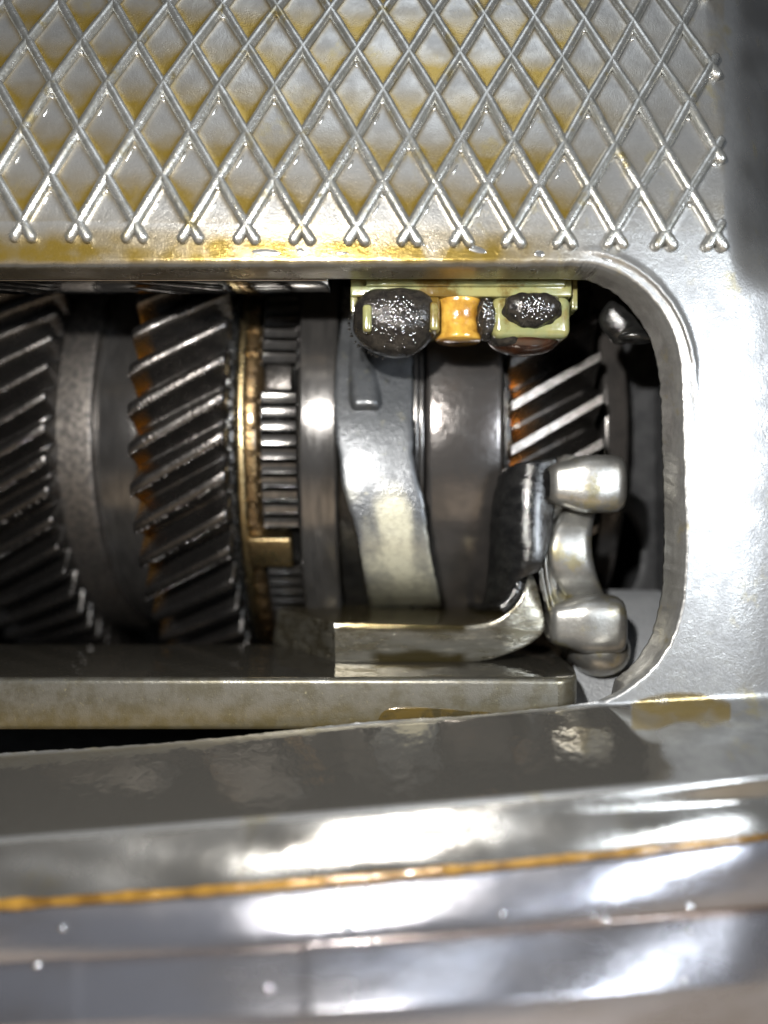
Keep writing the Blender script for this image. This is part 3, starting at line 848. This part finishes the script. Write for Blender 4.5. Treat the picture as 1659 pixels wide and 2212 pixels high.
for dx, yy in ((-6, .0), (4, -.05)):
    tube('ridge', [P(x + dx, y, d - .03 + yy) for x, y, d in crom([(1206, 1035, 2.75), (1186, 1075, 2.7), (1175, 1130, 2.5), (1174, 1200, 2.38), (1180, 1260, 2.38), (1196, 1330, 2.38), (1212, 1380, 2.55)], 5)], .03, M['bright'], br, 8)
# curved band
cen = [(1092, 2.95), (1112, 2.66), (1140, 2.42), (1170, 2.3), (1200, 2.27), (1235, 2.33), (1265, 2.5), (1290, 2.75), (1305, 3.0)]
loft('band', [[(1184 + 34 * abs((py - 1195) / 100) ** 2, py, y + .3), (1192 + 34 * abs((py - 1195) / 100) ** 2, py, y), (1238 + 8 * abs((py - 1195) / 100) ** 2, py, y - .03), (1268 + 22 * abs((py - 1170) / 100) ** 2, py, y + .02), (1278 + 22 * abs((py - 1170) / 100) ** 2, py, y + .2)] for py, y in cen],
     M['bright'], br, 5, 5, thick=.3)
def pxbox(name, x0, x1, y0_, y1_, ya, yb, bev, mat, parent, segs=4, attr=None):
    """box whose front face spans the pixel rectangle at depth ya; depth runs back to yb at constant size"""
    a = P(x0, y1_, ya); c = P(x1, y0_, ya)
    return rbox(name, (a[0], ya, a[2]), (c[0], yb, c[2]), bev, mat, parent, segs)
for ya_, yb_ in ((981, 1107), (1288, 1422)):
    zc_ = (P(0, ya_, 1.9)[2] + P(0, yb_, 1.9)[2]) / 2
    prof = [(1196, .34), (1200, .44), (1212, .52), (1230, .56), (1246, .62), (1260, .68), (1275, .71), (1300, .72), (1335, .715), (1348, .69), (1356, .63), (1361, .52), (1363, .3), (1363.5, .02)]
    vs = []; n = 64
    for px_, r_ in prof:
        for k in range(n):
            a = 2 * math.pi * k / n; c_, s_ = math.cos(a), math.sin(a)
            e_ = 1 / (abs(c_) ** 3.4 + abs(s_) ** 3.4) ** (1 / 3.4)
            vs.append((WX(px_, 1.8), 2.5 - r_ * .98 * e_ * c_, zc_ + r_ * e_ * s_))
    mesh_obj('lug', vs, grid_faces(len(prof), n, True, flip=True), M['bright'], br)
blob('lobe', 1292, 1400, 2.75, .78, .75, .70, M['bright'], br, .05, 1.2)

# ---------------------------------------------------------------- rail under the fork
ztop = -3.59 * 16.45 / 16; zbot = -4.72 * 16.45 / 16
rail = thing('selector_rail', 'long flat steel rail under the fork foot, stained olive, wet on top', 'rail', (0, 2, zbot))
xe = WX(1205, .45)
vs = []; at = []; wt = []; nx = 160
for i in range(nx + 1):
    x = -15 + (xe + 15) * i / nx
    nzv = .015 * mnoise.noise(Vector((x * .8, 0, 1)))
    sect = [(4.6, ztop, 1), (.62, ztop, 1), (.55, ztop - .012, .6), (.49, ztop - .035, .3), (.455, ztop - .08, .15), (.45, ztop - .14, 0), (.45, ztop - .5, 0), (.45, zbot + .35, 0), (.45, zbot + .12, 0), (.47, zbot + .03, 0), (.55, zbot, 0), (2.0, zbot, 0)]
    for y, z, w_ in sect:
        vs.append((x, y + (nzv if y < .6 else 0), z))
        zz = (z - zbot) / (ztop - zbot)
        o_ = 0
        if y <= .56: o_ = max(0, .55 * (1 - zz * 1.6)) + (.6 if z < zbot + .3 and 0.0 < x < 3.0 else 0)
        at.append(min(1, o_)); wt.append(w_)
ns = len(sect)
fsr = grid_faces(nx + 1, ns, flip=False)
mesh_obj('rail_bar', vs, fsr, M['rail'], rail, True, {'oil': at, 'wet': wt})
# rounded, tapering right end of the rail
vs = []
for f in (0, .15, .35, .6, .85, 1.0):
    for y, z, _ in sect:
        g = 1 - math.sqrt(max(0, 1 - f * f))
        vs.append((xe + .62 * f, min(y + .9 * g, 4.6), z))
mesh_obj('rail_end', vs, grid_faces(6, ns), M['rail'], rail, True, {'oil': [.2] * (6 * ns), 'wet': ([1, 1, .6] + [.25] * (ns - 3)) * 6})
# pooled dark oil at the foot and on the lower edge of the rail face
def puddle(name, pts, y, mat, parent, thick=.03, horiz=None):
    c = crom(pts + [pts[0]], 6)[:-1]
    cx, cy = c[:, 0].mean(), c[:, 1].mean()
    vs = []
    for f, dy in ((1.0, 0.0), (.93, thick * .7), (.75, thick), (.3, thick * 1.05)):
        for p in c:
            x, yv, z = P(cx + (p[0] - cx) * f, cy + (p[1] - cy) * f, y)
            vs.append((x, yv - dy, z))
    n = len(c)
    fs = grid_faces(4, n, True)
    fs.append(tuple(3 * n + j for j in range(n)))
    return mesh_obj(name, vs, fs, mat, parent)
M['darkoil'] = mat_metal('dark_oil', (.045, .035, .015), (.09, .06, .015), metal=.25, r1=.08, r2=.14, cscale=3, bump=.01, bscale=6, coat=1, coat_r=.03)
puddle('oil_pool', [(818, 1552), (830, 1536), (860, 1527), (930, 1528), (1000, 1534), (1060, 1540), (1075, 1552), (1000, 1566), (900, 1572), (825, 1570)], .445, M['darkoil'], rail)

# ---------------------------------------------------------------- plastic magnet holder with sludge
hol = thing('magnet_holder', 'pale green plastic magnet holder hanging from the top edge, caked in black sludge', 'magnet holder', P(1000, 602, 1.5))
yh = 1.35
pxbox('top_bar', 757, 1236, 600, 640, yh, 2.6, .05, M['plastic'], hol)
pxbox('top_strip', 790, 1222, 597, 617, yh - .12, 1.6, .04, M['plastic'], hol)
pxbox('end_tab', 1236, 1248, 598, 668, yh + .2, 2.4, .03, M['plastic'], hol)
pxbox('end_tab', 757, 772, 600, 676, yh + .1, 2.4, .04, M['plastic'], hol)
# cups
pxbox('cup_post', 781, 806, 640, 716, yh - .02, 2.4, .06, M['plastic'], hol)
pxbox('cup_post', 926, 950, 640, 716, yh - .02, 2.4, .06, M['plastic'], hol)
pxbox('cup', 1064, 1234, 638, 728, yh - .05, 2.4, .19, M['plastic'], hol, 5)
# amber centre
a0, a1 = P(944, 728, yh), P(1046, 640, yh)
vs = []; n = 24
for i, z in enumerate([a1[2], a1[2] - .12, a1[2] - .16, (a0[2] + a1[2]) / 2, a0[2] + .16, a0[2] + .12, a0[2] + .03, a0[2]]):
    rr = [1.0, 1.0, .93, .90, .93, 1.0, 1.0, .95][i]
    for j in range(n):
        a = 2 * math.pi * j / n
        vs.append(((a0[0] + a1[0]) / 2 + (a1[0] - a0[0]) / 2 * rr * math.cos(a), yh + .5 + .52 * rr * math.sin(a), z))
mesh_obj('amber_boss', vs, grid_faces(8, n, True) + [tuple((7) * n + j for j in range(n))], M['amber'], hol)
def sq(p):
    def f(x, y, z):
        g = lambda v: math.copysign(abs(v) ** p, v)
        k = min(1, max(0, z * 2 + .8))
        return g(x) * k + x * (1 - k), g(y) * k + y * (1 - k), (g(z) if z > 0 else z)
    return f
blob('sludge', 853, 700, yh + .35, 1.0, .60, .80, M['sludge'], hol, .025, 3, 160, 110, sq(.62), 3)
# the pale posts stick out of the sludge
pxbox('cup_post', 783, 803, 656, 716, yh - .28, 2.0, .08, M['plastic'], hol)
pxbox('cup_post', 929, 948, 650, 712, yh - .20, 2.0, .07, M['plastic'], hol)
blob('sludge', 1148, 672, yh - .02, .68, .34, .41, M['sludge'], hol, .10, 5, 120, 80, sq(.7), 9)
blob('sludge', 1050, 690, yh + .30, .26, .40, .52, M['sludge'], hol, .12, 6, 90, 70, None, 19)
blob('hanging_drop', 1132, 728, yh + .52, .90, .48, .46, M['brownoil'], hol, .03, 2, 64, 48)
blob('sludge', 1100, 732, yh + .45, .52, .42, .26, M['sludge'], hol, .08, 6, 100, 70, None, 29)
# glitter of metal flakes stuck in the sludge
M['flake'] = mat_metal('swarf_flake', (.75, .78, .82), (.60, .60, .60), metal=1, r1=.12, r2=.2, bump=0)
def glitter(cx, cy, y, rx, ry, rz, n, sx):
    vs, fs = [], []
    for k in range(n):
        while True:
            u, v = rnd.gauss(0, .42), rnd.gauss(.10, .38)
            if u * u + v * v < .80: break
        d = math.sqrt(max(0, 1 - (abs(u) ** 2.6 + abs(v) ** 2.6)))
        c = Vector(P(cx, cy, y)) + Vector((u * rx, -d * ry * 1.03, v * rz))
        r_ = rnd.uniform(.011, .025) * (1.5 if rnd.random() < .12 else 1)
        b_ = len(vs)
        for i in range(5):
            for j in range(6):
                th = math.pi * i / 4; ph = j * math.pi / 3 + k
                vs.append(tuple(c + Vector((math.sin(th) * math.cos(ph), math.sin(th) * math.sin(ph), math.cos(th))) * r_))
        fs += [tuple(b_ + q for q in f) for f in grid_faces(5, 6, True, flip=True)]
    o = mesh_obj('metal_flakes', vs, fs, M['flake'], hol); o['kind'] = 'stuff'
glitter(853, 700, yh + .35, 1.0, .62, .80, 260, 1)
glitter(1148, 674, yh - .02, .60, .37, .38, 130, 1)
glitter(1050, 690, yh + .30, .26, .42, .5, 60, 1)
# fine needles of swarf standing out of the sludge edge
nm = None
for k in range(110):
    a = R(rnd.uniform(130, 260)); 
    ex, ey = 853 + 97 * math.cos(a) * (1 if abs(math.cos(a)) > .5 else 1), 700 - 74 * math.sin(a)
    if rnd.random() < .35: ex, ey = rnd.uniform(1036, 1062), rnd.uniform(650, 728); a = R(180 + rnd.uniform(-40, 40))
    L = rnd.uniform(3, 8); t = R(rnd.uniform(-25, 25)) + a
    p = P(ex, ey, yh + rnd.uniform(0, .4)); q = P(ex + L * math.cos(t), ey - L * math.sin(t), yh + rnd.uniform(0, .3))
    o = tube('swarf_needle', [p, [(p[i] + q[i]) / 2 for i in range(3)], q], [.012, .01, .005], M['sludge'], hol, 5, cap=False)

# ---------------------------------------------------------------- sealant bead and lower flange
xs = np.linspace(-190, 1880, 130)
def nose_y(px, py): return h_depth(np.array([px]), np.array([py]))[0]
pts = []; rads = []
for x in xs:
    s_ = float(li(SL, x)) + 8
    y = float(nose_y(x, s_ - 10))
    pts.append(P(x, s_, y + .0)); rads.append(.10 - .035 * (x / 1659) + .04 * mnoise.noise(Vector((x * .012, 0, 0))) + .015 * mnoise.noise(Vector((x * .06, 3, 0))))
seal = tube('sealant_bead', pts, rads, M['bead'], None, 12)
tag(seal, 'thin amber line of sealant squeezed out along the seam below the casing ledge', 'sealant')
flange = thing('mating_flange', 'out of focus pale metal flange in the foreground below the amber seam', 'flange', (0, -4, -8))
vs = []; at = []; nv = 70
xs = np.linspace(-200, 1880, 150)
Sx = li(SL, xs) + 14
Ex = np.interp(xs, [-200, 0, 830, 1659, 1900], [2230, 2215, 2178, 2125, 2105])
Cx = np.interp(xs, [-200, 0, 400, 830, 1250, 1659, 1900], [2095, 2085, 2058, 2040, 1995, 1962, 1945])     # crease
_p = lambda a: np.polyval(np.polyfit((xs - 830) / 1000, a, 3), (xs - 830) / 1000)
Ex = _p(Ex); Cx = _p(Cx)
yy = np.array([float(nose_y(x, s_ - 18)) for x, s_ in zip(xs, Sx)]) + .04
prev = Sx.copy()
rowsf = []
for i in range(nv + 1):
    v = i / nv
    py = Sx + (Ex - Sx) * v
    vc = (Cx - Sx) / (Ex - Sx)
    k = np.where(v < vc, np.interp(v / vc, [0, .12, .3, .7, .9, 1], [.15, .9, 1.15, 1.5, 2.6, 5]),
                 np.interp((v - vc) / (1 - vc), [0, .06, .2, .6, .9, 1], [.5, .5, .52, .56, .62, .7]))
    if i: yy = yy - (py - prev) / 100 * (16 + yy) / 16 / (k + (py - 1106) / 1600)
    prev = py
    yb_ = yy + .30 * ((xs - 700) / 500) ** 2 * v
    for x, p_, y_, c_ in zip(xs, py, yb_, Cx):
        vs.append(P(x, p_, y_)); at.append(.85 * math.exp(-((p_ - c_) / 12) ** 2) * (0.35 + .65 * min(1, max(0, x / 1200))))
for x, p_, y_ in zip(xs, py, yb_): vs.append((P(x, p_, y_)[0], y_ + .3, P(x, p_, y_)[2] - 1.2)); at.append(0)
mesh_obj('flange_face', vs, grid_faces(nv + 2, len(xs), flip=True), M['flange'], flange, True, {'oil': at})
me = blob_mesh('flange_drop', M['flake'], 16, 12)
fv = np.array(vs).reshape(nv + 2, len(xs), 3)
for k in range(12):
    j = int(rnd.choice([rnd.uniform(60, 135), rnd.uniform(5, 135), rnd.uniform(100, 130)])); i = int(rnd.uniform(6, nv - 4))
    p = fv[i, j]; s_ = rnd.uniform(.04, .08)
    o = bpy.data.objects.new('oil_glint_drop', me); col.objects.link(o); o.parent = flange
    o.location = Vector(p) * S - wloc(flange); o.scale = (s_ * 1.3, s_, s_)
# bench below
b = mesh_obj('bench_top', [(-60, -40, -13), (60, -40, -13), (60, 60, -13), (-60, 60, -13)], [(0, 1, 2, 3)], M['bench'], None, False)
b['kind'] = 'structure'; b['label'] = 'tan bench top, out of focus below the gearbox'
